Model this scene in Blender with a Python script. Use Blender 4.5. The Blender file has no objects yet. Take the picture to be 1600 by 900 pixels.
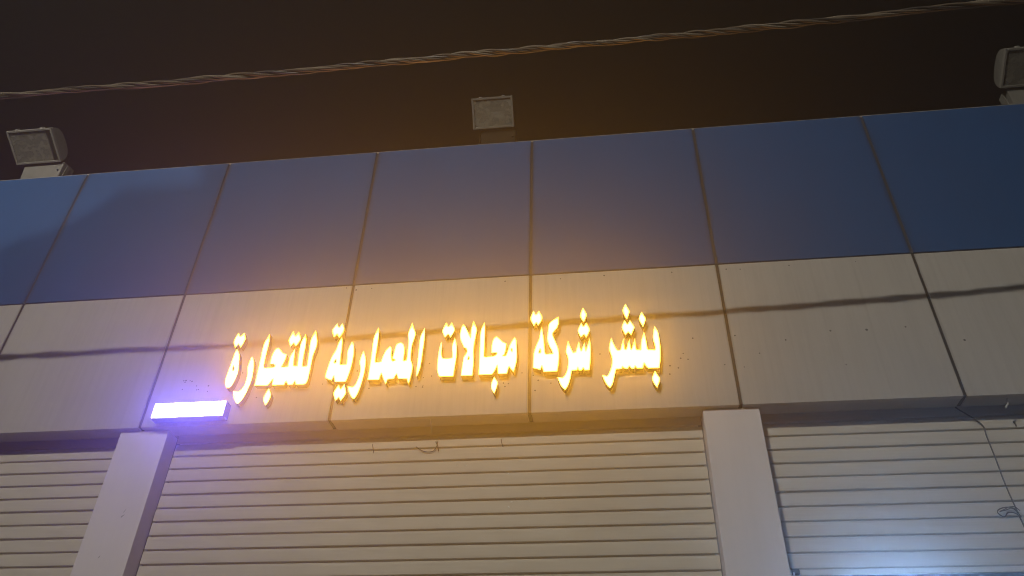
import bpy, bmesh, math, random
from mathutils import Vector, Matrix
from mathutils.geometry import delaunay_2d_cdt

# ------------------------------------------------------------------ camera
scene = bpy.context.scene
col = scene.collection
ZB = 3.851                                   # height of the fascia's lower edge above the ground
CAM = Vector((4.033, -4.063, 1.600))
YAW, PITCH, ROLL = math.radians(-7.78), math.radians(37.75), math.radians(1.60)
FPX = 1242.05                                # focal length in pixels of a 1600 wide picture


def cam_axes():
    f = Vector((math.sin(YAW) * math.cos(PITCH), math.cos(YAW) * math.cos(PITCH), math.sin(PITCH)))
    r0 = Vector((math.cos(YAW), -math.sin(YAW), 0))
    u0 = r0.cross(f)
    c, s = math.cos(ROLL), math.sin(ROLL)
    return c * r0 + s * u0, -s * r0 + c * u0, f


CR, CU, CF = cam_axes()
cd = bpy.data.cameras.new('camera')
cam = bpy.data.objects.new('camera', cd)
col.objects.link(cam)
cam.matrix_world = Matrix(((CR.x, CU.x, -CF.x, CAM.x), (CR.y, CU.y, -CF.y, CAM.y),
                           (CR.z, CU.z, -CF.z, CAM.z), (0, 0, 0, 1)))
cd.sensor_width = 36
cd.lens = FPX * 36 / 1600
cd.clip_start, cd.clip_end = 0.05, 2000
scene.camera = cam

# ------------------------------------------------------------------ night sky
world = bpy.data.worlds.new('World')
scene.world = world
world.use_nodes = True
wn = world.node_tree.nodes
wn['Background'].inputs[0].default_value = (0.0005, 0.0003, 0.00025, 1)
wn['Background'].inputs[1].default_value = 1.0
world.cycles.volume_sampling = 'MULTIPLE_IMPORTANCE'

# ------------------------------------------------------------------ light levels and exposure
LAMP_POWER = 2100.0          # street lamp behind the camera
LAMP_POS = Vector((1.55, -8.0, ZB + 4.35))
FAR_POWER = 11000.0           # unseen lamp added behind the house over the road
LETTER_GAIN = 49.0           # lit letters
BOX_GAIN = 105.0              # lit box sign
HAZE_DENSITY = 0.05  # added haze, spreads the sign light like lens bloom
HAZE_G = 0.860
scene.view_settings.view_transform = 'Standard'
scene.view_settings.look = 'None'
scene.view_settings.exposure = 0.0
scene.view_settings.gamma = 1.0
scene.view_settings.use_curve_mapping = False
cy = scene.cycles
cy.use_denoising = True
try:
    cy.denoiser = 'OPENIMAGEDENOISE'
    cy.denoising_input_passes = 'RGB_ALBEDO_NORMAL'
except Exception:
    pass
cy.filter_width = 1.0
cy.use_light_tree = False
try:
    cy.use_guiding = True
    cy.use_volume_guiding = True
    cy.use_surface_guiding = False
except Exception:
    pass
cy.max_bounces = 6
cy.diffuse_bounces = 4
cy.glossy_bounces = 3
cy.transmission_bounces = 4
cy.volume_bounces = 0
cy.transparent_max_bounces = 8
cy.sample_clamp_indirect = 4.0
cy.caustics_reflective = False
cy.caustics_refractive = False
random.seed(7)


# ------------------------------------------------------------------ materials
def nodes_of(name):
    m = bpy.data.materials.new(name)
    m.use_nodes = True
    nt = m.node_tree
    return m, nt, nt.nodes, nt.links, nt.nodes['Principled BSDF']


def wear_mat(name, base, dark, rough=0.5, stretch=(3, 3, 3), metal=0.0, bump=0.05, amount=0.5,
             fine=(60, 60, 60), spec=0.5, vary=0.06, fine_amount=0.25, blotch=1.4, seam=None):
    """painted metal with blotchy dirt, directional streaks and fine grain, laid out in world space"""
    m, nt, N, L, bs = nodes_of(name)
    geo = N.new('ShaderNodeNewGeometry')
    def noise(scale_vec, scale, detail, rgh=0.55):
        mp = N.new('ShaderNodeMapping')
        mp.inputs['Scale'].default_value = scale_vec
        L.new(geo.outputs['Position'], mp.inputs['Vector'])
        n = N.new('ShaderNodeTexNoise')
        n.inputs['Scale'].default_value = scale
        n.inputs['Detail'].default_value = detail
        n.inputs['Roughness'].default_value = rgh
        L.new(mp.outputs[0], n.inputs['Vector'])
        return n
    def ramp(src, lo, hi):
        r = N.new('ShaderNodeMapRange')
        r.inputs['From Min'].default_value = lo
        r.inputs['From Max'].default_value = hi
        L.new(src, r.inputs['Value'])
        return r.outputs[0]
    big = noise((1, 1, 1), blotch, 5)
    st = noise(stretch, 1.0, 4)
    fn = noise(fine, 1.0, 3)
    a = ramp(big.outputs[0], 0.40, 0.72)
    b = ramp(st.outputs[0], 0.45, 0.75)
    c = ramp(fn.outputs[0], 0.35, 0.75)
    def math_(op, x, y):
        k = N.new('ShaderNodeMath'); k.operation = op
        for i, v in enumerate((x, y)):
            if isinstance(v, (int, float)):
                k.inputs[i].default_value = v
            else:
                L.new(v, k.inputs[i])
        return k.outputs[0]
    s = math_('ADD', math_('MULTIPLY', a, 0.55), math_('MULTIPLY', b, 0.45))
    s = math_('ADD', math_('MULTIPLY', s, amount), math_('MULTIPLY', c, fine_amount * amount))
    oi = N.new('ShaderNodeObjectInfo')
    s2 = math_('ADD', s, math_('MULTIPLY', math_('SUBTRACT', oi.outputs['Random'], 0.5), vary * 2))
    s2n = N.new('ShaderNodeClamp'); L.new(s2, s2n.inputs[0])
    mix = N.new('ShaderNodeMix'); mix.data_type = 'RGBA'
    mix.inputs[6].default_value = (*base, 1)
    mix.inputs[7].default_value = (*dark, 1)
    L.new(s2n.outputs[0], mix.inputs[0])
    colour = mix.outputs[2]
    if seam:
        # grime that has crept out of the upright joints between the panels
        sp = N.new('ShaderNodeSeparateXYZ')
        L.new(geo.outputs['Position'], sp.inputs[0])
        fr = math_('FRACT', math_('ADD', math_('DIVIDE', sp.outputs[0], 1.2), 10.5), 0.0)
        dist = math_('MULTIPLY', math_('ABSOLUTE', math_('SUBTRACT', fr, 0.5), 0.0), 1.2)
        gn = noise((9, 9, 2.2), 1.0, 5, 0.65)
        wd = math_('MULTIPLY', ramp(gn.outputs[0], 0.32, 0.75), seam[1])
        g = math_('SUBTRACT', 1.0, math_('DIVIDE', dist, math_('ADD', wd, 0.012)))
        gc = N.new('ShaderNodeClamp'); L.new(g, gc.inputs[0])
        m2 = N.new('ShaderNodeMix'); m2.data_type = 'RGBA'
        L.new(math_('MULTIPLY', gc.outputs[0], seam[2]), m2.inputs[0])
        L.new(colour, m2.inputs[6])
        m2.inputs[7].default_value = (*seam[0], 1)
        # fine runs of dust washed down from the upper edge
        rn = noise((38, 38, 0.5), 1.0, 3, 0.6)
        m3 = N.new('ShaderNodeMix'); m3.data_type = 'RGBA'
        L.new(math_('MULTIPLY', ramp(rn.outputs[0], 0.55, 0.80), seam[3]), m3.inputs[0])
        L.new(m2.outputs[2], m3.inputs[6])
        m3.inputs[7].default_value = (*seam[4], 1)
        colour = m3.outputs[2]
    L.new(colour, bs.inputs['Base Color'])
    rr = math_('ADD', math_('MULTIPLY', a, 0.18), rough)
    L.new(rr, bs.inputs['Roughness'])
    bs.inputs['Metallic'].default_value = metal
    bs.inputs['Specular IOR Level'].default_value = spec
    if bump:
        bp = N.new('ShaderNodeBump')
        bp.inputs['Strength'].default_value = bump
        bp.inputs['Distance'].default_value = 0.004
        h = math_('ADD', fn.outputs[0], math_('MULTIPLY', big.outputs[0], 1.5))
        L.new(h, bp.inputs['Height'])
        L.new(bp.outputs[0], bs.inputs['Normal'])
    return m


def plain_mat(name, colr, rough=0.6, metal=0.0, spec=0.5):
    return wear_mat(name, colr, tuple(v * 0.72 for v in colr), rough, metal=metal, spec=spec, bump=0.0,
                    stretch=(9, 9, 9), amount=0.6)


def emit_mat(name, colr, strength, attr=None, edge=None, body=(0.8, 0.8, 0.8)):
    """lit acrylic: dimmer towards the rim, where the lamps inside stand farther off"""
    m, nt, N, L, bs = nodes_of(name)
    bs.inputs['Base Color'].default_value = (*body, 1)
    bs.inputs['Roughness'].default_value = 0.35
    if attr:
        at = N.new('ShaderNodeAttribute'); at.attribute_name = attr
        mix = N.new('ShaderNodeMix'); mix.data_type = 'RGBA'
        mix.clamp_result = False
        mix.inputs[6].default_value = (*edge, 1)
        mix.inputs[7].default_value = (*[c * strength for c in colr], 1)
        L.new(at.outputs['Fac'], mix.inputs[0])
        L.new(mix.outputs[2], bs.inputs['Emission Color'])
        bs.inputs['Emission Strength'].default_value = 1.0
    else:
        bs.inputs['Emission Color'].default_value = (*colr, 1)
        bs.inputs['Emission Strength'].default_value = strength
    return m


M = {}
M['blue'] = wear_mat('blue_cladding', (0.024, 0.085, 0.235), (0.030, 0.068, 0.165), 0.55, (3, 3, 0.7), amount=0.5, fine=(40, 40, 40), bump=0.02, spec=0.2, seam=((0.030, 0.027, 0.030), 0.06, 0.6, 0.22, (0.075, 0.095, 0.15)))
M['grey'] = wear_mat('grey_cladding', (0.52, 0.49, 0.455), (0.36, 0.335, 0.30), 0.55, (26, 26, 1.0), amount=0.5, fine=(90, 90, 7), bump=0.02, spec=0.06, fine_amount=0.25, seam=((0.17, 0.135, 0.10), 0.02, 0.6, 0.16, (0.27, 0.24, 0.21)))
M['pilaster'] = wear_mat('pilaster_cladding', (0.76, 0.715, 0.73), (0.64, 0.60, 0.605), 0.55, (18, 18, 0.8), amount=0.4, fine=(60, 60, 8), bump=0.01, spec=0.2)
M['soffit'] = wear_mat('soffit_cladding', (0.46, 0.44, 0.41), (0.30, 0.28, 0.25), 0.5, (4, 9, 4), amount=0.6)
M['joint'] = wear_mat('brown_sealant', (0.055, 0.042, 0.029), (0.03, 0.023, 0.016), 0.8, (20, 20, 5), amount=0.8)
M['joint_blue'] = wear_mat('blue_band_sealant', (0.060, 0.056, 0.062), (0.026, 0.022, 0.02), 0.8, (6, 6, 3), amount=0.9)
M['slat'] = wear_mat('shutter_enamel', (0.65, 0.60, 0.505), (0.50, 0.45, 0.37), 0.55, (1.1, 20, 26), amount=0.5, fine=(8, 60, 160), bump=0.03, vary=0.05, spec=0.2)
M['guide'] = wear_mat('guide_rail_metal', (0.26, 0.24, 0.22), (0.15, 0.135, 0.12), 0.5, (9, 9, 2), amount=0.6)
M['dark'] = plain_mat('dark_hole', (0.075, 0.062, 0.05), 0.9, spec=0.0)
M['render'] = wear_mat('wall_render', (0.36, 0.33, 0.29), (0.25, 0.22, 0.19), 0.85, (2, 2, 2), amount=0.6, bump=0.3)
M['asphalt'] = wear_mat('asphalt', (0.055, 0.052, 0.05), (0.035, 0.034, 0.033), 0.9, (1, 1, 1), amount=0.8, bump=0.4, fine=(40, 40, 40))
M['pave'] = wear_mat('paving_concrete', (0.30, 0.275, 0.245), (0.20, 0.18, 0.16), 0.85, (2, 2, 2), amount=0.7, bump=0.3)
M['sand'] = wear_mat('sandy_ground', (0.22, 0.17, 0.12), (0.16, 0.12, 0.085), 0.95, (0.6, 0.6, 0.6), amount=0.8, bump=0.4)
M['flood'] = wear_mat('floodlight_casting', (0.22, 0.21, 0.185), (0.11, 0.105, 0.09), 0.65, (14, 14, 6), amount=0.8, spec=0.2)
M['floodrim'] = wear_mat('floodlight_rim', (0.30, 0.288, 0.255), (0.18, 0.17, 0.15), 0.6, (14, 14, 14), amount=0.7, spec=0.2)
M['reflector'] = wear_mat('dusty_reflector', (0.40, 0.385, 0.34), (0.24, 0.225, 0.195), 0.45, (10, 10, 10), amount=0.9, metal=0.25)
M['bracket'] = wear_mat('bracket_steel', (0.03, 0.024, 0.017), (0.018, 0.014, 0.01), 0.8, (9, 9, 9), amount=0.7, spec=0.08)
M['black'] = plain_mat('black_rubber', (0.02, 0.019, 0.018), 0.6)
M['gold'] = wear_mat('gold_letter_side', (0.11, 0.058, 0.016), (0.07, 0.036, 0.01), 0.6, (20, 20, 20), amount=0.5, spec=0.15)
M['boxside'] = plain_mat('box_sign_housing', (0.05, 0.047, 0.085), 0.5, spec=0.2)
M['wire_a'] = wear_mat('cable_sheath_grey', (0.17, 0.14, 0.10), (0.09, 0.075, 0.055), 0.7, (9, 9, 9), amount=0.6)
M['wire_b'] = wear_mat('cable_sheath_brown', (0.105, 0.078, 0.05), (0.06, 0.045, 0.03), 0.75, (9, 9, 9), amount=0.6)
M['wire_c'] = wear_mat('cable_sheath_black', (0.055, 0.048, 0.042), (0.03, 0.027, 0.024), 0.4, (9, 9, 9), amount=0.6)
M['thin'] = plain_mat('thin_wire_sheath', (0.13, 0.11, 0.09), 0.5)
M['pale'] = plain_mat('pale_plastic', (0.60, 0.58, 0.54), 0.5)
M['letter'] = emit_mat('lit_letter_acrylic', (1.0, 0.43, 0.027), LETTER_GAIN, 'glow', (1.7, 0.9, 0.03))
M['boxface'] = emit_mat('lit_box_acrylic', (0.15, 0.13, 1.0), BOX_GAIN)
M['lampface'] = emit_mat('street_lamp_lens', (1.0, 0.92, 0.80), 40.0)
M['tube'] = emit_mat('led_tube', (0.30, 0.55, 1.0), 600.0)


def glass_mat():
    m, nt, N, L, bs = nodes_of('dusty_lamp_glass')
    out = N['Material Output']
    tr = N.new('ShaderNodeBsdfTransparent')
    tr.inputs[0].default_value = (0.85, 0.87, 0.85, 1)
    bs.inputs['Base Color'].default_value = (0.33, 0.31, 0.26, 1)
    bs.inputs['Roughness'].default_value = 0.25
    geo = N.new('ShaderNodeNewGeometry')
    ns = N.new('ShaderNodeTexNoise'); ns.inputs['Scale'].default_value = 22; ns.inputs['Detail'].default_value = 5
    L.new(geo.outputs['Position'], ns.inputs['Vector'])
    mr = N.new('ShaderNodeMapRange')
    mr.inputs['From Min'].default_value = 0.3; mr.inputs['From Max'].default_value = 0.75
    mr.inputs['To Min'].default_value = 0.30; mr.inputs['To Max'].default_value = 0.75
    L.new(ns.outputs[0], mr.inputs['Value'])
    mx = N.new('ShaderNodeMixShader')
    L.new(mr.outputs[0], mx.inputs[0]); L.new(tr.outputs[0], mx.inputs[1]); L.new(bs.outputs[0], mx.inputs[2])
    L.new(mx.outputs[0], out.inputs['Surface'])
    return m


M['glass'] = glass_mat()


# ------------------------------------------------------------------ mesh helpers
def link(name, me, mat=None, parent=None, loc=(0, 0, 0)):
    o = bpy.data.objects.new(name, me)
    col.objects.link(o)
    if mat is not None and not me.materials:
        me.materials.append(mat)
    o.location = loc
    o.parent = parent
    return o


def empty(name, loc, label, cat, group=None):
    o = bpy.data.objects.new(name, None)
    col.objects.link(o)
    o.location = loc
    o['label'] = label
    o['category'] = cat
    if group:
        o['group'] = group
    return o


def pydata(name, v, f):
    me = bpy.data.meshes.new(name)
    me.from_pydata([tuple(p) for p in v], [], f)
    me.update()
    return me


def bm_mesh(name, bm, smooth=False):
    bmesh.ops.recalc_face_normals(bm, faces=bm.faces)
    me = bpy.data.meshes.new(name)
    bm.to_mesh(me)
    bm.free()
    if smooth:
        for p in me.polygons:
            p.use_smooth = True
    return me


def box_bm(x0, x1, y0, y1, z0, z1, bev=0.0, seg=1, bm=None):
    own = bm is None
    bm = bm or bmesh.new()
    vs = [bm.verts.new((x, y, z)) for x in (x0, x1) for y in (y0, y1) for z in (z0, z1)]
    fs = []
    for q in ((0, 1, 3, 2), (4, 6, 7, 5), (0, 4, 5, 1), (2, 3, 7, 6), (0, 2, 6, 4), (1, 5, 7, 3)):
        fs.append(bm.faces.new([vs[i] for i in q]))
    bm.normal_update()
    if bev:
        es = list({e for f in fs for e in f.edges})
        bmesh.ops.bevel(bm, geom=es, offset=bev, segments=seg, affect='EDGES', profile=0.5)
    return bm


def box(name, mat, parent, x0, x1, y0, y1, z0, z1, bev=0.0, seg=1):
    """a box whose origin sits at its own centre"""
    cx, cyy, cz = (x0 + x1) / 2, (y0 + y1) / 2, (z0 + z1) / 2
    me = bm_mesh(name, box_bm(x0 - cx, x1 - cx, y0 - cyy, y1 - cyy, z0 - cz, z1 - cz, bev, seg))
    base = parent.location if parent is not None and parent.parent is None else Vector((0, 0, 0))
    return link(name, me, mat, parent, Vector((cx, cyy, cz)) - base)


def tube_bm(pts, rad, n=8, bm=None, closed_ends=True):
    bm = bm or bmesh.new()
    pts = [Vector(p) for p in pts]
    rings = []
    ref = Vector((0.13, 0.31, 0.94))
    prev = None
    for i, p in enumerate(pts):
        t = (pts[min(i + 1, len(pts) - 1)] - pts[max(i - 1, 0)]).normalized()
        if prev is None:
            a = t.cross(ref)
            if a.length < 1e-3:
                a = t.cross(Vector((1, 0, 0)))
        else:
            a = prev - t * prev.dot(t)
        a.normalize()
        prev = a
        b = t.cross(a)
        r = rad[i] if isinstance(rad, (list, tuple)) else rad
        rings.append([bm.verts.new(p + (a * math.cos(2 * math.pi * k / n) + b * math.sin(2 * math.pi * k / n)) * r) for k in range(n)])
    for i in range(len(rings) - 1):
        for k in range(n):
            bm.faces.new((rings[i][k], rings[i][(k + 1) % n], rings[i + 1][(k + 1) % n], rings[i + 1][k]))
    if closed_ends:
        bm.faces.new(rings[0][::-1]); bm.faces.new(rings[-1])
    return bm


def tube(name, mat, parent, pts, rad, n=8):
    o = Vector(pts[0])
    me = bm_mesh(name, tube_bm([Vector(p) - o for p in pts], rad, n), True)
    base = parent.location if parent is not None and parent.parent is None else Vector((0, 0, 0))
    return link(name, me, mat, parent, o - base)


def spline(pts, n=8):
    """Catmull-Rom through the points"""
    pts = [Vector(p) for p in pts]
    P = [pts[0] * 2 - pts[1]] + pts + [pts[-1] * 2 - pts[-2]]
    out = []
    for i in range(1, len(P) - 2):
        for k in range(n):
            t = k / n
            a, b, c, d = P[i - 1], P[i], P[i + 1], P[i + 2]
            out.append(0.5 * ((2 * b) + (c - a) * t + (2 * a - 5 * b + 4 * c - d) * t * t + (3 * b - a - 3 * c + d) * t ** 3))
    out.append(pts[-1])
    return out


def plan(px, py, y):
    """where a sight line of the survey photograph meets the upright plane y: used to read off real sizes"""
    d = CF * FPX + CR * (px - 800) - CU * (py - 450)
    t = (y - CAM.y) / d.y
    return CAM + d * t


# ------------------------------------------------------------------ the ground
def structure(o):
    o['kind'] = 'structure'
    return o


structure(link('ground', pydata('ground', [(-150, -150, -0.14), (150, -150, -0.14), (150, 150, -0.14), (-150, 150, -0.14)], [(0, 1, 2, 3)]), M['sand']))
structure(link('road', pydata('road', [(-149, -12.0, -0.13), (149, -12.0, -0.13), (149, -6.2, -0.13), (-149, -6.2, -0.13)], [(0, 1, 2, 3)]), M['asphalt']))
structure(box('pavement', M['pave'], None, -60, 60, -6.0, 0.0, -0.139, 0.0, 0.0))
structure(box('kerb', M['pave'], None, -60, 60, -6.2, -6.003, -0.139, 0.012, 0.012, 2))

# ------------------------------------------------------------------ storefront building
W, ZM, ZT = 1.2, ZB + 1.025, ZB + 2.330
PB = Vector((3.0, 0.0, 0.0))
shop = empty('storefront_building', PB, 'single storey row of lock-up shops with blue and grey metal cladding above the shutters', 'building')
I0, I1 = -3, 9
GAP = 0.009                                                   # half a joint
for i in range(I0, I1):
    x0, x1 = i * W + GAP, (i + 1) * W - GAP
    j = [random.uniform(-0.0012, 0.0012) for _ in range(2)]
    box('blue_panel', M['blue'], shop, x0, x1, j[0], 0.03, ZM + 0.0045, ZT, 0.003, 2)
    g = box('grey_panel', M['grey'], shop, x0, x1, j[1], 0.03, ZB, ZM - 0.0045, 0.003, 2)
    if i == 0:
        g0 = g
    box('soffit_panel', M['soffit'], shop, x0 + 0.003, x1 - 0.003, 0.032, 0.126, ZB + 0.002, ZB + 0.02, 0.002)
XL, XR = I0 * W, I1 * W
box('joint_backing', M['joint'], shop, XL + 0.005, XR - 0.005, 0.006, 0.029, ZB + 0.006, ZM - 0.001)
box('joint_backing', M['joint_blue'], shop, XL + 0.005, XR - 0.005, 0.0045, 0.029, ZM + 0.001, ZT - 0.012)
box('joint_backing', M['joint'], shop, XL + 0.005, XR - 0.005, 0.0335, 0.125, ZB + 0.008, ZB + 0.018)
box('parapet_wall', M['render'], shop, XL, XR, 0.031, 0.26, ZB + 0.021, ZT - 0.004)
box('parapet_cap', M['render'], shop, XL, XR, 0.012, 0.30, ZT + 0.0005, ZT + 0.02, 0.004)
box('roof', M['render'], shop, XL, XR, 0.261, 9.0, ZB + 0.9, ZB + 1.1)
box('rear_wall', M['render'], shop, XL, XR, 9.001, 9.2, 0.0, ZT - 0.1)
for x in (XL, XR - 0.2):
    box('side_wall', M['render'], shop, x, x + 0.2, 0.262, 8.999, 0.0, ZB + 0.899)
box('ceiling', M['render'], shop, XL + 0.2, XR - 0.2, 0.55, 8.99, ZB + 0.1, ZB + 0.2)
box('shop_floor', M['pave'], shop, XL + 0.2, XR - 0.2, 0.001, 8.99, -0.13, 0.02)
PX = [(-2.46, -2.145), (1.069, 1.380), (4.588, 4.900), (8.10, 8.412)]
for (a, b) in PX:
    p = box('pilaster', M['pilaster'], shop, a, b, 0.030, 0.150, 0.0, ZB - 0.006, 0.003, 2)
    box('partition_wall', M['render'], shop, a + 0.02, b - 0.02, 0.151, 8.98, 0.021, ZB + 0.099)

# scuffs on the left pillar
def scuff(px, py, ln, wd, tilt):
    pil = [o for o in shop.children if o.name.startswith('pilaster') and abs(o.location.x + PB.x - 1.2245) < 0.1][0]
    p = plan(px, py, 0.0292)
    bm = bmesh.new()
    pts = [(-wd, -ln), (wd * 0.3, -ln * 0.9), (wd, 0), (wd * 1.4, ln * 0.8), (wd * 0.8, ln), (-wd * 0.2, ln * 0.3), (-wd * 1.3, -ln * 0.4)]
    bm.faces.new([bm.verts.new((x, 0, z)) for x, z in pts])
    o = link('scuff', bm_mesh('scuff', bm), M['scuff'], pil, p - (pil.location + PB))
    o.rotation_euler = (0, tilt, 0)
M['scuff'] = plain_mat('dark_scuff', (0.33, 0.31, 0.30), 0.7)
scuff(191.5, 806, 0.012, 0.004, 0.5)
scuff(195, 798, 0.014, 0.0018, 0.25)
scuff(155, 870, 0.008, 0.003, 0.1)

# drill holes and specks left on the grey panels by earlier signs
hole_px = []
def H(ox, oy, s, pts, r=0.0042):
    for (x, y) in pts:
        hole_px.append((ox + x / s, oy + y / s, 1.15 * r * random.uniform(0.7, 1.2)))
H(1080, 380, 3.077, [(210, 445), (454, 466), (669, 422), (843, 417), (1030, 403), (1314, 466)], 0.0062)
H(1080, 380, 3.077, [(168, 126), (235, 126), (470, 108), (790, 90), (255, 596), (160, 585), (7, 458), (328, 530), (745, 585)], 0.0042)
H(800, 450, 2, [(565, 157), (550, 223), (535, 205), (527, 220), (520, 250), (665, 240)], 0.0042)
H(780, 180, 3.214, [(30, 835), (308, 822), (527, 806), (866, 790), (1140, 775)], 0.0045)
H(280, 220, 3.461, [(958, 808), (1042, 800), (905, 797)], 0.0045)
H(560, 490, 6.43, [(715, 503), (655, 645), (580, 735), (650, 722), (735, 630), (645, 740)], 0.0042)
H(340, 500, 6.43, [(253, 533), (392, 780)], 0.0038)
H(740, 490, 6.43, [(487, 598), (315, 735), (350, 705), (300, 700)], 0.0042)
H(820, 470, 6.0, [(80, 700), (97, 843), (127, 747), (245, 773)], 0.0042)
H(500, 490, 6.0, [(350, 540), (25, 662), (460, 703)], 0.0042)
H(930, 460, 5.625, [(42, 525), (657, 628), (655, 702)], 0.0042)
H(200, 580, 6.43, [(562, 98), (575, 112), (585, 95), (625, 98), (645, 104), (547, 185), (690, 190), (800, 205), (810, 148), (690, 150), (708, 186)], 0.0046)
bm = bmesh.new()
bmesh.ops.create_circle(bm, cap_ends=True, radius=1.0, segments=10)
hole_me = bm_mesh('drill_hole', bm)
hole_me.materials.append(M['dark'])
grey = {}
for o in list(shop.children):
    if o.name.startswith('grey_panel'):
        grey[int(round((o.location.x + PB.x) / W - 0.5))] = o
for (px, py, r) in hole_px:
    p = plan(px, py, 0.0)
    if not ZB + 0.01 < p.z < ZM - 0.012:
        continue
    g = grey[int(math.floor(p.x / W))]
    o = link('drill_hole', hole_me, None, g)
    o.location = p - (g.location + PB)
    o.location.y = -0.0165 - 0.0006
    o.rotation_euler = (math.radians(90), 0, 0)
    o.scale = (r, r, r)

# ------------------------------------------------------------------ roller shutters
PITCH_S = 0.0829
prof = [(0.010, 0.0), (-0.001, -0.0006), (-0.0055, -0.004), (-0.0074, -0.018), (-0.0078, -0.038), (-0.0074, -0.060),
        (-0.0062, -0.0715), (-0.003, -0.0744), (0.006, -0.0748), (0.010, -0.0762), (0.010, -0.0829)]
SY = 0.152


def slat_mesh(width, seed=0):
    n = 28
    v, f = [], []
    rnd = random.Random(seed)
    ph = [rnd.uniform(0, 6.28) for _ in range(4)]
    dent = [(rnd.uniform(-width / 2, width / 2), rnd.uniform(0.05, 0.16), rnd.uniform(0.0, 0.0035)) for _ in range(4)]
    for k in range(n + 1):
        x = -width / 2 + width * k / n
        wv = 0.0007 * math.sin(x * 2.1 + ph[0]) + 0.0005 * math.sin(x * 5.3 + ph[1])
        zv = 0.0006 * math.sin(x * 1.7 + ph[2])
        dn = sum(a * math.exp(-((x - c) / s_) ** 2) for c, s_, a in dent)
        for (y, z) in prof:
            belly = math.sin(math.pi * min(1, -z / 0.076))
            v.append((x, y + wv + dn * belly, z + zv))
        for (y, z) in reversed(prof):
            belly = math.sin(math.pi * min(1, -z / 0.076))
            v.append((x, y + wv + dn * belly + 0.0012, z + zv))
    m = len(prof) * 2
    for k in range(n):
        for a in range(m):
            b = (a + 1) % m
            f.append((k * m + a, k * m + b, (k + 1) * m + b, (k + 1) * m + a))
    f.append(tuple(range(m))); f.append(tuple(range(n * m, n * m + m))[::-1])
    me = pydata('slat', v, f)
    me.materials.append(M['slat'])
    return me


bays = [((PX[0][1], PX[1][0]), 'closed cream roller shutter left of the pillar under the white light box', 0.03),
        ((PX[1][1], PX[2][0]), 'closed cream roller shutter below the lit yellow lettering, between the two pillars', 0.03),
        ((PX[2][1], PX[3][0]), 'cream roller shutter right of the pillars, partly raised, with a loose wire hanging down it', 2.955)]
shutters = []
for bi, ((xa, xb), lab, zend) in enumerate(bays):
    sh = empty('roller_shutter', ((xa + xb) / 2, SY, zend if bi == 2 else 0.03), lab, 'shutter', 'roller shutters of the shop row')
    shutters.append(sh)
    variants = [slat_mesh(xb - xa - 0.012, bi * 10 + q) for q in range(5)]
    z = ZB + 0.0335 + (0, 0.0, 0.0)[bi] + 0.0005
    off = (0.0, 0.0, -0.0015)[bi]
    z += off
    k = 0
    while z - PITCH_S > zend - 0.005:
        s = link('slat', variants[(k * 3 + k // 5) % 5], None, sh, Vector(((xa + xb) / 2 + random.uniform(-0.002, 0.002), SY + random.uniform(-0.0007, 0.0007), z)) - sh.location)
        s.rotation_euler = (random.uniform(-0.006, 0.006), 0, random.uniform(-0.0003, 0.0003))
        z -= PITCH_S
        k += 1
    for s, x in ((0, xa), (1, xb)):
        a, b = (x + 0.0004, x + 0.022) if s == 0 else (x - 0.022, x - 0.0004)
        if bi == 2 and s == 0:
            b = x + 0.018
        box('guide_rail', M['guide'], sh, a, b, 0.1515, 0.20, 0.021, ZB - 0.002, 0.001)
    # bottom rail
    bb = bm_mesh('bottom_rail', box_bm(-(xb - xa) / 2 + 0.026, (xb - xa) / 2 - 0.026, -0.012, 0.016, -0.012, z - (zend - 0.0) if z > zend else 0.02, 0.003, 2))
    link('bottom_rail', bb, M['slat'] if bi < 2 else M['slat'], sh, (0, 0, 0))
    if bi == 2:
        lip = box('dark_bar', M['boxside'], sh, xa + 0.03, xb - 0.03, SY - 0.006, SY + 0.012, zend - 0.034, zend - 0.0125, 0.003)  # dark bar along the underside of the bottom rail
        lt = box('latch', M['bracket'], sh, xa + 0.026, xa + 0.066, SY - 0.034, SY - 0.0125, zend - 0.012, zend + 0.016, 0.004, 2)
        box('bolt', M['pale'], sh, xa + 0.030, xa + 0.038, SY - 0.037, SY - 0.0345, zend - 0.03, zend - 0.004, 0.001)

# splashes of white paint on the middle shutter
def splash(px, py, r, sx=1.0, parent=shutters[1]):
    p = plan(px, py, SY - 0.0088)
    bm = bmesh.new()
    n = 11
    ring = []
    for k in range(n):
        a = 2 * math.pi * k / n
        rr = r * random.uniform(0.65, 1.15)
        ring.append(bm.verts.new((math.cos(a) * rr * sx, 0.0014, math.sin(a) * rr)))
    c = bm.verts.new((0, -0.0006, 0))
    for k in range(n):
        bm.faces.new((ring[k], ring[(k + 1) % n], c))
    link('paint_splash', bm_mesh('paint_splash', bm), M['splash'], parent, p - parent.location)


M['splash'] = plain_mat('white_paint', (0.80, 0.79, 0.74), 0.6)
for (a, b, r, s) in [(794.5, 792, 0.0085, 0.9), (799, 784, 0.006, 1.6), (794, 739.5, 0.005, 1.0), (701, 786, 0.0045, 1), (827, 781, 0.004, 1.2),
                     (848, 778, 0.004, 1), (685, 819, 0.004, 1), (728, 727, 0.003, 2.4), (714, 727, 0.0025, 2), (733, 836, 0.0025, 3), (752, 835, 0.0025, 2.5)]:
    splash(a, b, r, s)

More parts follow.
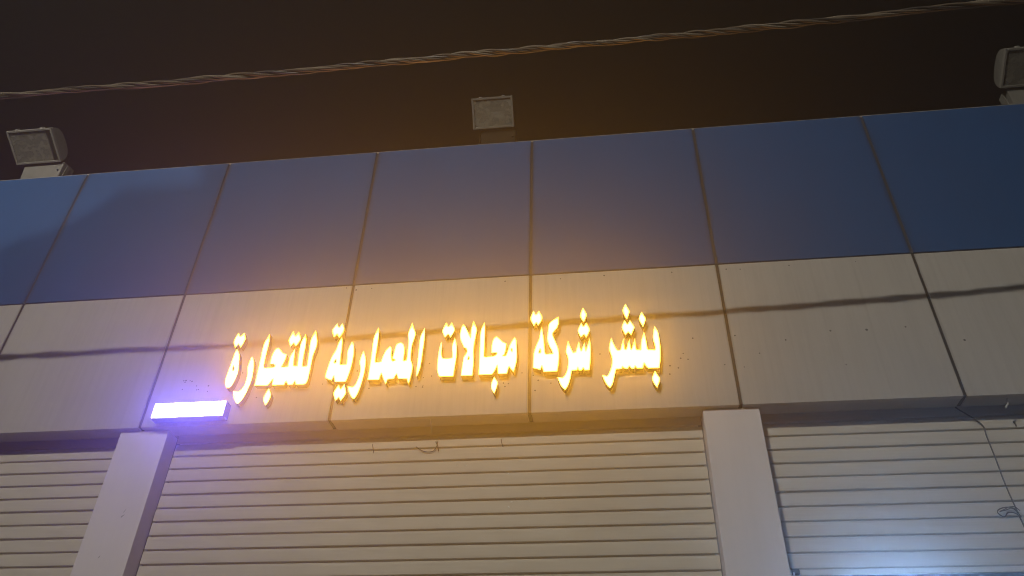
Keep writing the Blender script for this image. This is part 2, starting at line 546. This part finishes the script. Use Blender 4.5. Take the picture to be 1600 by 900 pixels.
# ------------------------------------------------------------------ lit lettering
LD = 0.043                                                     # how far the letter fronts stand off the cladding
A_, B_, C_, D_, E_, F_, G_, H_ = ((340, 500, 6.43), (400, 500, 6.0), (500, 490, 6.0), (560, 490, 6.43),
                                  (675, 490, 7.5), (740, 490, 6.43), (820, 470, 6.0), (930, 460, 5.625))
S = []   # (kind, frame, outline, hole)
S.append(('dot', A_, [(162,232),(165,205),(212,130),(228,165),(235,165),(272,130),(286,185),(270,215),(232,280),(210,240),(178,280)], None))
S.append(('letter', A_, [(195,292),(215,325),(222,360),(215,450),(205,530),(180,590),(150,650),(115,685),(90,685),(76,650),(80,590),(110,510),(140,430),(165,350)],
          [(160,460),(168,480),(165,505),(153,515),(150,490)]))
S.append(('letter', A_, [(350,370),(368,410),(365,480),(350,580),(320,660),(285,740),(245,805),(205,842),(185,835),(162,780),(155,715),(175,715),(200,725),(235,705),(270,660),(290,600),(300,540),(298,480),(315,430),(340,375)], None))
S.append(('letter', B_, [(133,128),(128,200),(105,290),(85,370),(72,440),(78,450),(140,448),(172,440),(180,425),(165,412),(132,415),(140,370),(160,310),(185,275),(210,260),(235,285),(255,315),(288,322),(280,360),(262,400),(238,440),(260,443),(300,435),(305,400),(318,350),(340,310),(368,268),(362,330),(355,380),(352,430),(388,432),(392,390),(405,300),(420,220),(440,180),(470,130),(473,190),(462,270),(445,350),(435,430),(440,437),(478,432),(485,380),(498,300),(505,230),(515,180),(563,95),(572,150),(577,215),(558,280),(535,330),(522,400),(505,480),(490,550),(475,590),(455,605),(373,607),(365,572),(345,606),(300,610),(282,575),(262,610),(150,613),(160,552),(130,590),(105,615),(-13,616),(5,530),(35,400),(60,280),(78,215),(108,170)], None))
S.append(('dot', B_, [(305,200),(310,180),(350,105),(365,140),(375,150),(402,110),(425,175),(410,200),(372,248),(355,215),(325,250)], None))
S.append(('dot', B_, [(122,640),(132,670),(145,705),(115,770),(88,803),(75,770),(65,740),(95,680)], None))
S.append(('dot', C_, [(112,170),(118,150),(165,92),(175,128),(185,128),(212,92),(232,150),(215,185),(180,228),(160,195),(132,225)], None))
S.append(('letter', C_, [(207,220),(212,260),(205,330),(195,400),(188,470),(192,480),(248,477),(256,400),(252,375),(270,320),(302,262),(320,300),(318,370),(305,450),(285,530),(260,600),(240,640),(140,642),(134,610),(130,585),(108,628),(90,622),(50,605),(48,590),(70,510),(95,440),(120,390),(150,345),(165,300),(180,265)],
          [(150,430),(152,455),(140,465),(132,458),(140,440)]))
S.append(('dot', C_, [(125,750),(135,725),(178,665),(190,705),(196,708),(228,660),(247,735),(235,765),(195,820),(175,785),(145,818),(132,780)], None))
S.append(('letter', C_, [(408,350),(425,395),(432,450),(420,540),(400,620),(375,700),(345,770),(318,800),(295,790),(268,730),(258,680),(275,683),(305,690),(330,670),(350,630),(368,580),(380,530),(375,480),(368,460),(385,400)], None))
S.append(('letter', D_, [(205,140),(210,180),(200,260),(185,360),(168,470),(172,488),(228,485),(245,430),(275,370),(318,330),(335,345),(330,420),(333,462),(345,478),(368,472),(365,460),(345,455),(342,440),(360,390),(375,320),(400,298),(430,292),(455,310),(465,355),(460,420),(450,465),(455,475),(483,470),(490,420),(500,330),(505,260),(495,215),(515,160),(542,92),(560,150),(577,200),(560,260),(540,310),(530,390),(525,470),(545,510),(540,580),(520,650),(512,690),(500,705),(487,655),(400,655),(382,605),(355,655),(305,658),(290,665),(275,708),(255,670),(230,598),(208,665),(92,668),(105,590),(130,430),(148,270),(165,215)], None))
S.append(('letter', D_, [(667,142),(670,190),(660,290),(645,400),(630,500),(615,570),(585,635),(580,600),(590,520),(600,420),(612,310),(620,240),(635,205)], None))
S.append(('dot', E_, [(120,215),(125,190),(168,105),(188,150),(202,150),(232,105),(270,185),(258,215),(218,280),(190,240),(152,282)], None))
S.append(('letter', E_, [(108,330),(120,360),(112,430),(110,490),(125,525),(170,530),(238,520),(240,470),(232,400),(245,350),(265,285),(285,330),(292,420),(285,520),(268,620),(250,735),(85,738),(68,700),(60,640),(65,560),(75,470),(90,390)], None))
S.append(('letter', E_, [(370,125),(390,150),(420,210),(452,285),(455,240),(458,190),(487,85),(510,140),(528,190),(515,260),(495,350),(485,430),(488,520),(485,620),(472,728),(338,728),(350,650),(362,560),(368,515),(400,475),(412,440),(400,405),(375,400),(350,345),(328,285),(330,220),(350,150)],
          [(432,500),(440,520),(432,540),(418,540),(424,515)]))
S.append(('letter', F_, [(110,85),(118,140),(112,250),(108,350),(105,430),(120,438),(175,432),(215,425),(235,405),(230,392),(178,395),(180,330),(195,260),(230,230),(262,255),(290,285),(330,300),(325,360),(312,408),(292,425),(325,424),(345,370),(370,300),(412,240),(430,260),(432,330),(438,420),(428,500),(402,590),(385,570),(355,530),(335,603),(245,607),(238,520),(215,570),(185,612),(50,615),(55,520),(62,350),(68,180),(90,130)],
          [(380,350),(390,360),(388,385),(378,375)]))
S.append(('dot', F_, [(208,635),(225,665),(245,690),(230,750),(208,805),(190,780),(172,735),(185,680)], None))
S.append(('dot', G_, [(50,175),(55,150),(82,95),(100,128),(110,128),(132,95),(168,155),(155,190),(125,235),(108,205),(85,238)], None))
S.append(('letter', G_, [(158,245),(172,310),(182,400),(188,480),(195,500),(262,496),(250,460),(230,430),(212,380),(208,340),(220,270),(222,220),(250,190),(318,150),(316,240),(262,300),(260,320),(290,390),(312,440),(322,500),(318,580),(305,662),(175,668),(160,610),(148,648),(75,630),(78,560),(85,480),(110,410),(135,360),(145,290)],
          [(145,450),(150,480),(145,490),(132,490),(135,470)]))
S.append(('letter', G_, [(405,375),(425,425),(445,470),(455,488),(478,480),(490,430),(508,380),(520,450),(530,470),(540,440),(560,390),(568,440),(572,470),(585,430),(608,350),(620,440),(618,540),(608,650),(560,652),(548,628),(535,652),(505,652),(498,625),(490,650),(440,655),(430,720),(410,790),(380,835),(350,815),(325,770),(305,715),(330,718),(355,722),(380,695),(400,640),(408,570),(400,520),(382,480),(390,440)], None))
S.append(('dot', G_, [(545,65),(565,100),(583,130),(570,165),(552,203),(530,170),(515,140),(530,100)], None))
S.append(('dot', G_, [(495,290),(500,265),(530,205),(545,240),(555,240),(575,205),(613,270),(600,300),(575,348),(555,315),(525,345)], None))
S.append(('letter', H_, [(140,380),(160,430),(185,480),(200,492),(222,488),(240,410),(253,385),(255,440),(258,480),(272,485),(290,420),(305,385),(308,450),(315,485),(325,470),(348,385),(355,440),(362,485),(400,487),(402,420),(415,370),(428,325),(445,390),(458,470),(465,485),(525,487),(528,460),(505,390),(510,330),(520,280),(550,320),(565,390),(575,480),(575,570),(565,648),(465,650),(445,630),(430,605),(420,650),(365,650),(352,630),(340,655),(315,650),(300,630),(285,655),(255,650),(240,635),(235,655),(185,658),(170,720),(155,790),(130,822),(105,800),(80,760),(60,708),(85,715),(105,718),(125,690),(145,630),(150,570),(135,520),(120,480),(128,430)], None))
S.append(('dot', H_, [(265,85),(285,120),(305,150),(292,185),(278,222),(255,185),(238,145),(250,115)], None))
S.append(('dot', H_, [(232,295),(238,270),(258,228),(275,255),(285,262),(305,228),(347,290),(335,315),(318,360),(290,330),(265,360)], None))
S.append(('dot', H_, [(408,152),(425,185),(447,215),(435,250),(420,288),(400,255),(380,215),(392,185)], None))
S.append(('dot', H_, [(525,670),(545,705),(572,740),(560,780),(545,822),(520,790),(497,745),(510,705)], None))


def rounded(pl):
    """soften the gentle corners, keep the sharp ones"""
    out = []
    n = len(pl)
    for i in range(n):
        a, b, c = pl[i - 1], pl[i], pl[(i + 1) % n]
        d1, d2 = (b - a), (c - b)
        ang = abs(d1.angle_signed(d2, 0.0)) if d1.length > 1e-9 and d2.length > 1e-9 else 0
        if ang < math.radians(48):
            out.append(b.lerp(a, 0.25)); out.append(b.lerp(c, 0.25))
        else:
            out.append(b)
    return out


def seg_dist(p, a, b):
    ab = b - a
    t = max(0, min(1, (p - a).dot(ab) / max(ab.length_squared, 1e-12)))
    return (p - (a + ab * t)).length


def inside(p, pl):
    r = False
    j = len(pl) - 1
    for i in range(len(pl)):
        a, b = pl[i], pl[j]
        if (a.y > p.y) != (b.y > p.y) and p.x < (b.x - a.x) * (p.y - a.y) / (b.y - a.y) + a.x:
            r = not r
        j = i
    return r


SIGN = Vector((2.95, 0.0, ZB + 0.45))
sign = empty('illuminated_sign', SIGN, 'glowing yellow Arabic channel lettering fixed across the grey cladding panels', 'sign')
GRID = 0.0085
for (kind, (ox, oy, sc), outl, hole) in S:
    def conv(pl):
        r = []
        for (x, y) in pl:
            p = plan(ox + x / sc, oy + y / sc, -LD)
            r.append(Vector((p.x, p.z)))
        return r
    po = rounded(conv(outl))
    ho = rounded(conv(hole)) if hole else None
    cx = sum(p.x for p in po) / len(po); cz = sum(p.y for p in po) / len(po)
    loops = [po] + ([ho] if ho else [])
    loops = [[p - Vector((cx, cz)) for p in lp] for lp in loops]
    verts = [p for lp in loops for p in lp]
    edges = []
    k = 0
    for lp in loops:
        n = len(lp)
        edges += [(k + i, k + (i + 1) % n) for i in range(n)]
        k += n
    segs = [(lp[i - 1], lp[i]) for lp in loops for i in range(len(lp))]
    xs = [p.x for p in verts]; zs = [p.y for p in verts]
    pts = []
    gx = min(xs)
    r = 0
    while gx < max(xs):
        gz = min(zs) + (GRID / 2 if r % 2 else 0)
        while gz < max(zs):
            p = Vector((gx, gz))
            if inside(p, loops[0]) and not (len(loops) > 1 and inside(p, loops[1])):
                if min(seg_dist(p, a, b) for a, b in segs) > GRID * 0.42:
                    pts.append(p)
            gz += GRID
        gx += GRID * 0.866
        r += 1
    res = delaunay_2d_cdt(verts + pts, edges, [], 0, 1e-6)
    v2, f2 = res[0], res[2]
    keep = []
    for f in f2:
        c = sum((v2[i] for i in f), Vector((0, 0))) / len(f)
        if inside(c, loops[0]) and not (len(loops) > 1 and inside(c, loops[1])):
            keep.append(f)
    me = pydata('face', [(p.x, 0, p.y) for p in v2], keep)
    at = me.attributes.new('glow', 'FLOAT', 'POINT')
    for i, p in enumerate(v2):
        d = min(seg_dist(Vector(p), a, b) for a, b in segs)
        at.data[i].value = max(0.0, min(1.0, d / 0.011)) ** 1.5
    # flip so that the front looks to the street
    if me.polygons and me.polygons[0].normal.y > 0:
        me.flip_normals()
    # the tray behind the acrylic: side walls and a back
    bm = bmesh.new()
    for lp in loops:
        n = len(lp)
        fr = [bm.verts.new((p.x, -0.0005, p.y)) for p in lp]
        bk = [bm.verts.new((p.x, LD + 0.002, p.y)) for p in lp]
        for i in range(n):
            bm.faces.new((fr[i], fr[(i + 1) % n], bk[(i + 1) % n], bk[i]))
    sd = bm_mesh(kind, bm)
    t = link(kind, sd, M['gold'], sign, Vector((cx, -LD, cz)) - SIGN)
    link('face', me, M['letter'], t, (0, -0.0012, 0))

# ------------------------------------------------------------------ lit box sign by the left pillar
bx0, bx1, bz0, bz1, bd = 1.298, 1.762, ZB + 0.021, ZB + 0.128, 0.068
BP = Vector(((bx0 + bx1) / 2, 0, bz0))
lb = empty('light_box', BP, 'small white glowing box sign on the cladding above the left pillar', 'light box')
box('housing', M['boxside'], lb, bx0, bx1, -bd, -0.0022, bz0, bz1, 0.006, 2)
box('diffuser', M['boxface'], lb, bx0 + 0.006, bx1 - 0.005, -bd - 0.004, -bd - 0.0004, bz0 + 0.005, bz1 - 0.005, 0.0015)
bm = bmesh.new()
mk = [(0.0, 0.0), (0.004, -0.004), (0.0045, -0.012), (0.003, -0.03), (0.0005, -0.031), (0.0015, -0.014), (-0.003, -0.006), (-0.006, 0.002)]
bm.faces.new([bm.verts.new((x, 0, z)) for x, z in mk])
r_ = bmesh.ops.extrude_face_region(bm, geom=bm.faces[:])
for v in [g for g in r_['geom'] if isinstance(g, bmesh.types.BMVert)]:
    v.co.y -= 0.0012
link('mark', bm_mesh('mark', bm), M['black'], lb, Vector((bx0 + 0.018, -bd - 0.0042, bz0 + 0.083)) - BP)


# ------------------------------------------------------------------ floodlights on the parapet
def floodlight(BL, w, h, t, label, mid=False):
    """BL: lower left corner of the glass frame; the glass leans out over the street by the angle t"""
    root = empty('floodlight', (BL.x + w / 2, BL.y + 0.12, ZT + 0.02), label, 'floodlight', 'floodlights along the parapet')
    ex = Vector((1, 0, 0))
    up = Vector((0, -math.sin(t), math.cos(t)))          # from lower to upper edge of the glass
    nb = up.cross(ex) * -1                               # points back, away from the street
    if nb.y < 0:
        nb = -nb
    o = BL + ex * (w / 2) + up * (h / 2)
    def loc(x, u, n):
        return o + ex * x + up * u + nb * n - root.location
    def part(name, mat, rings, smooth=False, cap0=True, cap1=True, par=root, bev=0.0):
        bm = bmesh.new()
        R = [[bm.verts.new(loc(*p)) for p in r] for r in rings]
        for a, b in zip(R, R[1:]):
            n = len(a)
            for i in range(n):
                bm.faces.new((a[i], a[(i + 1) % n], b[(i + 1) % n], b[i]))
        if cap0: bm.faces.new(R[0][::-1])
        if cap1: bm.faces.new(R[-1])
        bmesh.ops.recalc_face_normals(bm, faces=bm.faces)
        if bev:
            bmesh.ops.bevel(bm, geom=bm.edges[:], offset=bev, segments=2, affect='EDGES', profile=0.5)
        return link(name, bm_mesh(name, bm, smooth), mat, par)
    def rect(a, b, n, u0=0.0):
        return [(-a, -b + u0, n), (a, -b + u0, n), (a, b + u0, n), (-a, b + u0, n)]
    W2, H2 = w / 2, h / 2
    fr = 0.017
    # rim: four bars round the glass
    for nm, (xa, xb, ua, ub) in {'l': (-W2, -W2 + fr, -H2, H2), 'r': (W2 - fr, W2, -H2, H2),
                                 't': (-W2 + fr, W2 - fr, H2 - fr, H2), 'b': (-W2 + fr, W2 - fr, -H2, -H2 + fr)}.items():
        part('rim', M['flood'] if mid else M['floodrim'], [[(xa, ua, -0.012), (xb, ua, -0.012), (xb, ub, -0.012), (xa, ub, -0.012)],
                                    [(xa, ua, 0.016), (xb, ua, 0.016), (xb, ub, 0.016), (xa, ub, 0.016)]], bev=0.0025)
    part('glass', M['glass'], [rect(W2 - fr - 0.0005, H2 - fr - 0.0005, -0.004), rect(W2 - fr - 0.0005, H2 - fr - 0.0005, 0.0)])
    # D-shaped back of the lamp body
    rings = []
    for k in range(11):
        a = k / 10 * math.pi / 2
        n = 0.017 + 0.135 * math.sin(a)
        rings.append(rect((W2 - 0.004) * (1.0 - 0.06 * math.sin(a) ** 3), (H2 - 0.004) * (0.10 + 0.90 * math.cos(a)), n))
    part('housing', M['flood'], rings, False, False, True)
    rings = []
    for k in range(6):
        a = k / 5
        n = 0.014 + 0.085 * math.sin(a * math.pi / 2)
        s = math.cos(a * math.pi / 2) ** 0.8
        rings.append(rect((W2 - fr) * (0.5 + 0.48 * s), (H2 - fr) * (0.2 + 0.78 * s), n))
    part('reflector', M['reflector'], rings, False, False, True)
    # lamp inside
    a = W2 - fr - 0.012
    tb = tube_bm([loc(-a * 0.55, 0, 0.045), loc(a * 0.55, 0, 0.045)], 0.012, 10)
    link('bulb', bm_mesh('bulb', tb, True), M['pale'], root)
    # black seal strip seen behind the glass at one side
    if not mid:
        part('strip', M['black'], [[(a - 0.028, -H2 + fr + 0.002, -0.007), (a + 0.006, -H2 + fr + 0.002, -0.007), (a + 0.006, H2 - fr - 0.002, -0.007), (a - 0.028, H2 - fr - 0.002, -0.007)],
                                   [(a - 0.028, -H2 + fr + 0.002, -0.0045), (a + 0.006, -H2 + fr + 0.002, -0.0045), (a + 0.006, H2 - fr - 0.002, -0.0045), (a - 0.028, H2 - fr - 0.002, -0.0045)]])
    for x in (-W2 * 0.55, W2 * 0.55):
        part('clip', M['floodrim'], [[(x - 0.012, H2 - 0.002, -0.008), (x + 0.012, H2 - 0.002, -0.008), (x + 0.012, H2 - 0.002, 0.03), (x - 0.012, H2 - 0.002, 0.03)],
                                     [(x - 0.010, H2 + 0.009, -0.004), (x + 0.010, H2 + 0.009, -0.004), (x + 0.010, H2 + 0.009, 0.026), (x - 0.010, H2 + 0.009, 0.026)]])
    # control gear box under the glass, standing on the parapet
    gb = M['bracket'] if mid else M['flood']
    r = root.location
    zt = BL.z - r.z + (0.012 if not mid else 0.010)
    yf = BL.y - r.y + (0.016 if not mid else 0.022)
    bm = bmesh.new()
    x0, x1 = -W2 + 0.055, W2 + 0.012
    zb = 0.03
    up_ = [bm.verts.new(v) for v in ((x0, yf, zt), (x1, yf, zt), (x1, yf + 0.13, zt + 0.03), (x0, yf + 0.13, zt + 0.03))]
    dn_ = [bm.verts.new(v) for v in ((x0 + 0.01, yf + 0.02, zb), (x1 - 0.012, yf + 0.02, zb), (x1 - 0.012, yf + 0.14, zb), (x0 + 0.01, yf + 0.14, zb))]
    bm.faces.new(up_); bm.faces.new(dn_[::-1])
    for i in range(4):
        bm.faces.new((up_[i], up_[(i + 1) % 4], dn_[(i + 1) % 4], dn_[i]))
    bmesh.ops.recalc_face_normals(bm, faces=bm.faces)
    bmesh.ops.bevel(bm, geom=bm.edges[:], offset=0.006, segments=2, affect='EDGES', profile=0.5)
    link('gear_box', bm_mesh('gear_box', bm), gb, root)
    sd = tube_bm([Vector((x1 - 0.03, yf + 0.006, zt * 0.55 + zb * 0.45)), Vector((x1 - 0.03, yf - 0.004, zt * 0.55 + zb * 0.45))], 0.007, 10)
    link('bolt', bm_mesh('bolt', sd), M['black'], root)
    # bracket legs at both ends of the box
    for x in (x0 - 0.012, x1 + 0.001):
        p0 = Vector((x, yf + 0.06, zt + 0.0))
        p1 = Vector((x, yf + 0.05, 0.006))
        bm = bmesh.new()
        wv = Vector((0, 1, 0)) * 0.016
        tv = Vector((1, 0, 0)) * 0.004
        vs = []
        for p in (p0, p1):
            vs.append([bm.verts.new(p + a * wv + b * tv) for a, b in ((-1, -1), (1, -1), (1, 1), (-1, 1))])
        for i in range(4):
            bm.faces.new((vs[0][i], vs[0][(i + 1) % 4], vs[1][(i + 1) % 4], vs[1][i]))
        bm.faces.new(vs[0][::-1]); bm.faces.new(vs[1])
        link('bracket', bm_mesh('bracket', bm), M['flood'] if not mid else M['bracket'], root)
    bm = box_bm(-W2 + 0.03, W2 + 0.022, -0.075, 0.09, 0.0005, 0.006)
    link('foot', bm_mesh('foot', bm), M['bracket'], root)
    return root


floodlight(Vector((-0.754, 0.05, ZB + 2.567)), 0.40, 0.283, math.radians(59.5), 'pale floodlight with a black strip in its glass, leftmost on the parapet')
floodlight(Vector((3.130, 0.05, ZB + 2.562)), 0.325, 0.242, math.radians(44), 'brownish floodlight on a dark base, in the middle of the parapet above the sign', True)
floodlight(Vector((7.052, 0.05, ZB + 2.573)), 0.40, 0.283, math.radians(59.5), 'floodlight at the right end of the parapet, cut by the picture edge')

# ------------------------------------------------------------------ twisted overhead cable
def cable_y(x):
    return -1.548 + 0.0085 * x
def cable_z(x):
    return ZB + 1.301 - 0.0041 * x + 0.00371 * x * x
cab = empty('overhead_cable', (-12.0, cable_y(-12.0), cable_z(-12.0)), 'twisted bundle of wires strung across the dark sky above the parapet', 'cable')
mats = [M['wire_a'], M['wire_b'], M['wire_c'], M['wire_b'], M['wire_a']]
for k in range(5):
    pts, rad = [], []
    x = -12.0
    ph = k * 2 * math.pi / 5
    while x < 20:
        tw = 2 * math.pi * x / (0.52 + 0.05 * math.sin(x * 0.9)) + ph + 0.5 * math.sin(x * 1.7 + k)
        rr = 0.0118 * (0.85 + 0.35 * math.sin(x * 4.1 + k * 1.9))
        pts.append(Vector((x, cable_y(x) + rr * math.cos(tw), cable_z(x) + rr * math.sin(tw) + 0.004 * math.sin(x * 2.3))))
        x += 0.03 if -1.5 < x < 8.5 else 0.12
    tube('strand', mats[k], cab, pts, (0.0080, 0.0074, 0.0066, 0.0078, 0.006)[k], 8)

# ------------------------------------------------------------------ loose wires
w0 = [plan(x, y, SY - 0.02) for (x, y) in [(1533, 662), (1541, 680), (1549, 700), (1557, 720), (1565, 742), (1573, 762), (1581, 780), (1590, 800), (1600, 822), (1618, 862), (1640, 920)]]
w0 = [Vector((5.985, 0.123, ZB + 0.003)), Vector((5.995, 0.126, ZB - 0.012))] + w0
wire = empty('hanging_wire', w0[0], 'thin slack wire hanging down the partly raised right shutter, with a tangled loop', 'wire')
tube('strand', M['thin'], wire, spline(w0, 5), 0.0042, 6)
lp = [plan(x, y, SY - 0.026) for (x, y) in [(1592, 802), (1586, 795), (1578, 792.5), (1568, 793), (1560, 796.5), (1559, 801), (1565, 806), (1570, 807), (1575, 801), (1583, 801), (1590, 804), (1596, 812)]]
tube('tangle', M['thin'], wire, spline(lp, 4), 0.0030, 6)
lp = [plan(x, y, SY - 0.029) for (x, y) in [(1596, 808), (1588, 798), (1580, 794), (1571, 797), (1562, 799), (1567, 797), (1577, 792), (1586, 792), (1594, 798)]]
tube('tangle', M['thin'], wire, spline(lp, 4), 0.0024, 6)

def small_wire(label, pts, y, r, mat=M['thin'], name='loose_wire'):
    P = [plan(a, b, y) for a, b in pts]
    e = empty(name, P[0], label, 'wire', 'wire ends under the fascia')
    tube('strand', mat, e, spline(P, 5), r, 6)
    return e
small_wire('thin wire loop drooping over the top slat of the middle shutter', [(650, 698), (657, 703), (666, 706), (676, 705), (682, 698), (684, 690)], SY - 0.014, 0.0026)
small_wire('short dark wire end beside the drooping loop on the middle shutter', [(681, 690), (684, 697), (685, 704)], SY - 0.014, 0.0034)
small_wire('short wire end poking down left of the drooping loop on the middle shutter', [(582, 694), (583, 701), (583.5, 707)], SY - 0.014, 0.0026)
small_wire('short wire end poking down right of the drooping loop on the middle shutter', [(783, 686), (784, 692), (786, 698)], SY - 0.014, 0.0026)
small_wire('pale thread hanging from the soffit below the lettering', [(672, 654), (673.5, 664), (675, 678)], 0.03, 0.0018, M['pale'])
small_wire('pale broken cable clip hanging from the soffit at the right edge', [(1575, 621), (1573, 627), (1575, 631), (1571, 637)], 0.05, 0.0052, M['pale'], 'cable_clip')
small_wire('dark wire stub above the right shutter near the picture edge', [(1583, 659), (1586, 662), (1588, 666)], SY - 0.012, 0.004)

# ------------------------------------------------------------------ tube lamp inside the open right shop
TP = Vector((5.51, 0.45, 2.865))
tl = empty('tube_lamp', TP, 'cold white tube lamp hung inside the open shop below the raised right shutter', 'lamp')
tube('tube', M['tube'], tl, [TP + Vector((-0.16, 0, 0)), TP + Vector((0.16, 0, 0))], 0.014, 12)
box('housing', M['pale'], tl, TP.x - 0.19, TP.x + 0.19, TP.y - 0.03, TP.y + 0.03, TP.z + 0.016, TP.z + 0.05, 0.006, 2)
for dx in (-0.13, 0.13):
    tube('chain', M['guide'], tl, [TP + Vector((dx, 0, 0.051)), TP + Vector((dx, 0, ZB + 0.099 - TP.z))], 0.003, 6)

# ------------------------------------------------------------------ street lamp behind the camera, whose light throws the cable's shadow
SL = Vector((LAMP_POS.x, LAMP_POS.y - 1.3, -0.13))
sl = empty('street_lamp', SL, 'tall galvanised street lamp at the kerb facing the shops', 'street lamp', 'street lamps')
top = LAMP_POS.z + 0.25
tube('pole', M['guide'], sl, [SL, SL + Vector((0, 0, 4)), Vector((SL.x, SL.y, top - 0.6))], [0.085, 0.07, 0.05], 12)
tube('arm', M['guide'], sl, spline([Vector((SL.x, SL.y, top - 0.6)), Vector((SL.x, SL.y + 0.15, top - 0.15)), Vector((SL.x, SL.y + 0.5, top)), Vector((SL.x, SL.y + 0.95, top + 0.02))], 6), 0.035, 10)
box('lamp_head', M['guide'], sl, LAMP_POS.x - 0.14, LAMP_POS.x + 0.14, LAMP_POS.y - 0.4, LAMP_POS.y + 0.25, top - 0.06, top + 0.06, 0.03, 3)
ld = bpy.data.lights.new('street_lamp_light', 'SPOT')
ld.energy = LAMP_POWER
ld.color = (1.0, 0.95, 0.82)
ld.shadow_soft_size = 0.055
ld.spot_size = math.radians(70)
ld.spot_blend = 0.22
lo = bpy.data.objects.new('street_lamp_light', ld)
col.objects.link(lo)
lo.parent = sl
lo.location = LAMP_POS - SL
lo.rotation_euler = (Vector((3.15, 0.0, 3.7)) - LAMP_POS).to_track_quat('-Z', 'Y').to_euler()

# ------------------------------------------------------------------ unseen house, shaped so the added lamp lights only the shop front's top left
FAR_POS = Vector((-6.0, -17.0, 9.0))
HY = -12.4
def shadow_roofline(px, py):  # parapet outline traced back from the shadow it casts on the shop front
    w = plan(px, py, 0.0)
    k = (HY - FAR_POS.y) / (0.0 - FAR_POS.y)
    p = FAR_POS + (w - FAR_POS) * k
    return (p.x, p.z)
rl = [shadow_roofline(*p) for p in ((0, 386), (22, 383), (30, 367), (75, 365), (105, 346), (150, 325), (190, 293), (312, 290), (318, 230))]
outline = [(rl[0][0] - 6.0, -0.13), (rl[0][0] - 6.0, rl[0][1])] + rl + [(rl[-1][0] + 0.02, rl[-1][1] + 1.2), (rl[-1][0] + 9.0, rl[-1][1] + 1.2), (rl[-1][0] + 9.0, -0.13)]
HB = Vector((rl[4][0], HY - 2.0, -0.13))
house = empty('house', HB, 'unseen house across the road, its stepped parapet shaped to shade the shop front', 'house')
bm = bmesh.new()
fr_ = [bm.verts.new((x - HB.x, HY - HB.y, z - HB.z)) for x, z in outline]
bk_ = [bm.verts.new((x - HB.x, HY - 2.6 - HB.y, z - HB.z - (0.35 if z > 0 else 0.0))) for x, z in outline]
bm.faces.new(fr_); bm.faces.new(bk_[::-1])
for i in range(len(fr_)):
    j = (i + 1) % len(fr_)
    bm.faces.new((fr_[i], fr_[j], bk_[j], bk_[i]))
link('wall', bm_mesh('wall', bm), M['render'], house)
for hx in (-3.5, 2.0, 4.6):
    wf = box('window', M['pale'], house, HB.x + hx, HB.x + hx + 1.1, HY + 0.002, HY + 0.05, 1.0, 2.3, 0.01)
    link('pane', bm_mesh('pane', box_bm(-0.48, 0.48, 0.0, 0.004, -0.58, 0.58)), M['black'], wf, (0, 0.0245, 0))
box('door', M['bracket'], house, HB.x - 0.6, HB.x + 0.4, HY + 0.002, HY + 0.04, -0.12, 2.1, 0.01)
FB = Vector((FAR_POS.x, FAR_POS.y - 0.9, -0.14))
fl = empty('street_lamp', FB, 'unseen street lamp added behind the house to light the top left of the shop front', 'street lamp', 'street lamps')
tube('pole', M['guide'], fl, [FB, FB + Vector((0, 0, 5)), Vector((FB.x, FB.y, FAR_POS.z + 0.2))], [0.085, 0.07, 0.05], 12)
tube('arm', M['guide'], fl, [Vector((FB.x, FB.y, FAR_POS.z + 0.19)), Vector((FB.x, FAR_POS.y - 0.3, FAR_POS.z + 0.3))], 0.03, 10)
box('lamp_head', M['guide'], fl, FAR_POS.x - 0.14, FAR_POS.x + 0.14, FAR_POS.y - 0.32, FAR_POS.y + 0.25, FAR_POS.z + 0.2, FAR_POS.z + 0.32, 0.03, 3)
fd = bpy.data.lights.new('far_lamp_light', 'SPOT')
fd.energy = FAR_POWER
fd.color = (1.0, 0.95, 0.85)
fd.shadow_soft_size = 0.03
fd.spot_size = math.radians(24)
fd.spot_blend = 0.25
fo = bpy.data.objects.new('far_lamp_light', fd)
col.objects.link(fo)
fo.parent = fl
fo.location = FAR_POS - FB
fo.rotation_euler = (Vector((0.2, 0.0, ZB + 1.3)) - FAR_POS).to_track_quat('-Z', 'Y').to_euler()

# ------------------------------------------------------------------ haze added so the lit signs glow like lens bloom
hz = bpy.data.materials.new('bloom_haze')
hz.use_nodes = True
nt = hz.node_tree
nt.nodes.clear()
out = nt.nodes.new('ShaderNodeOutputMaterial')
pv = nt.nodes.new('ShaderNodeVolumePrincipled')
pv.inputs['Color'].default_value = (0.93, 0.93, 0.93, 1)
pv.inputs['Density'].default_value = HAZE_DENSITY
pv.inputs['Anisotropy'].default_value = HAZE_G
nt.links.new(pv.outputs[0], out.inputs['Volume'])
hz.cycles.volume_sampling = 'DISTANCE'
hz.cycles.homogeneous_volume = True
hb = bm_mesh('haze', box_bm(-152, 152, -152, 152, -1.15, 10.2))
ho = link('haze', hb, hz)
ho['kind'] = 'stuff'
ho['label'] = 'faint haze added around the shopfront to give the lit signs a lens bloom'
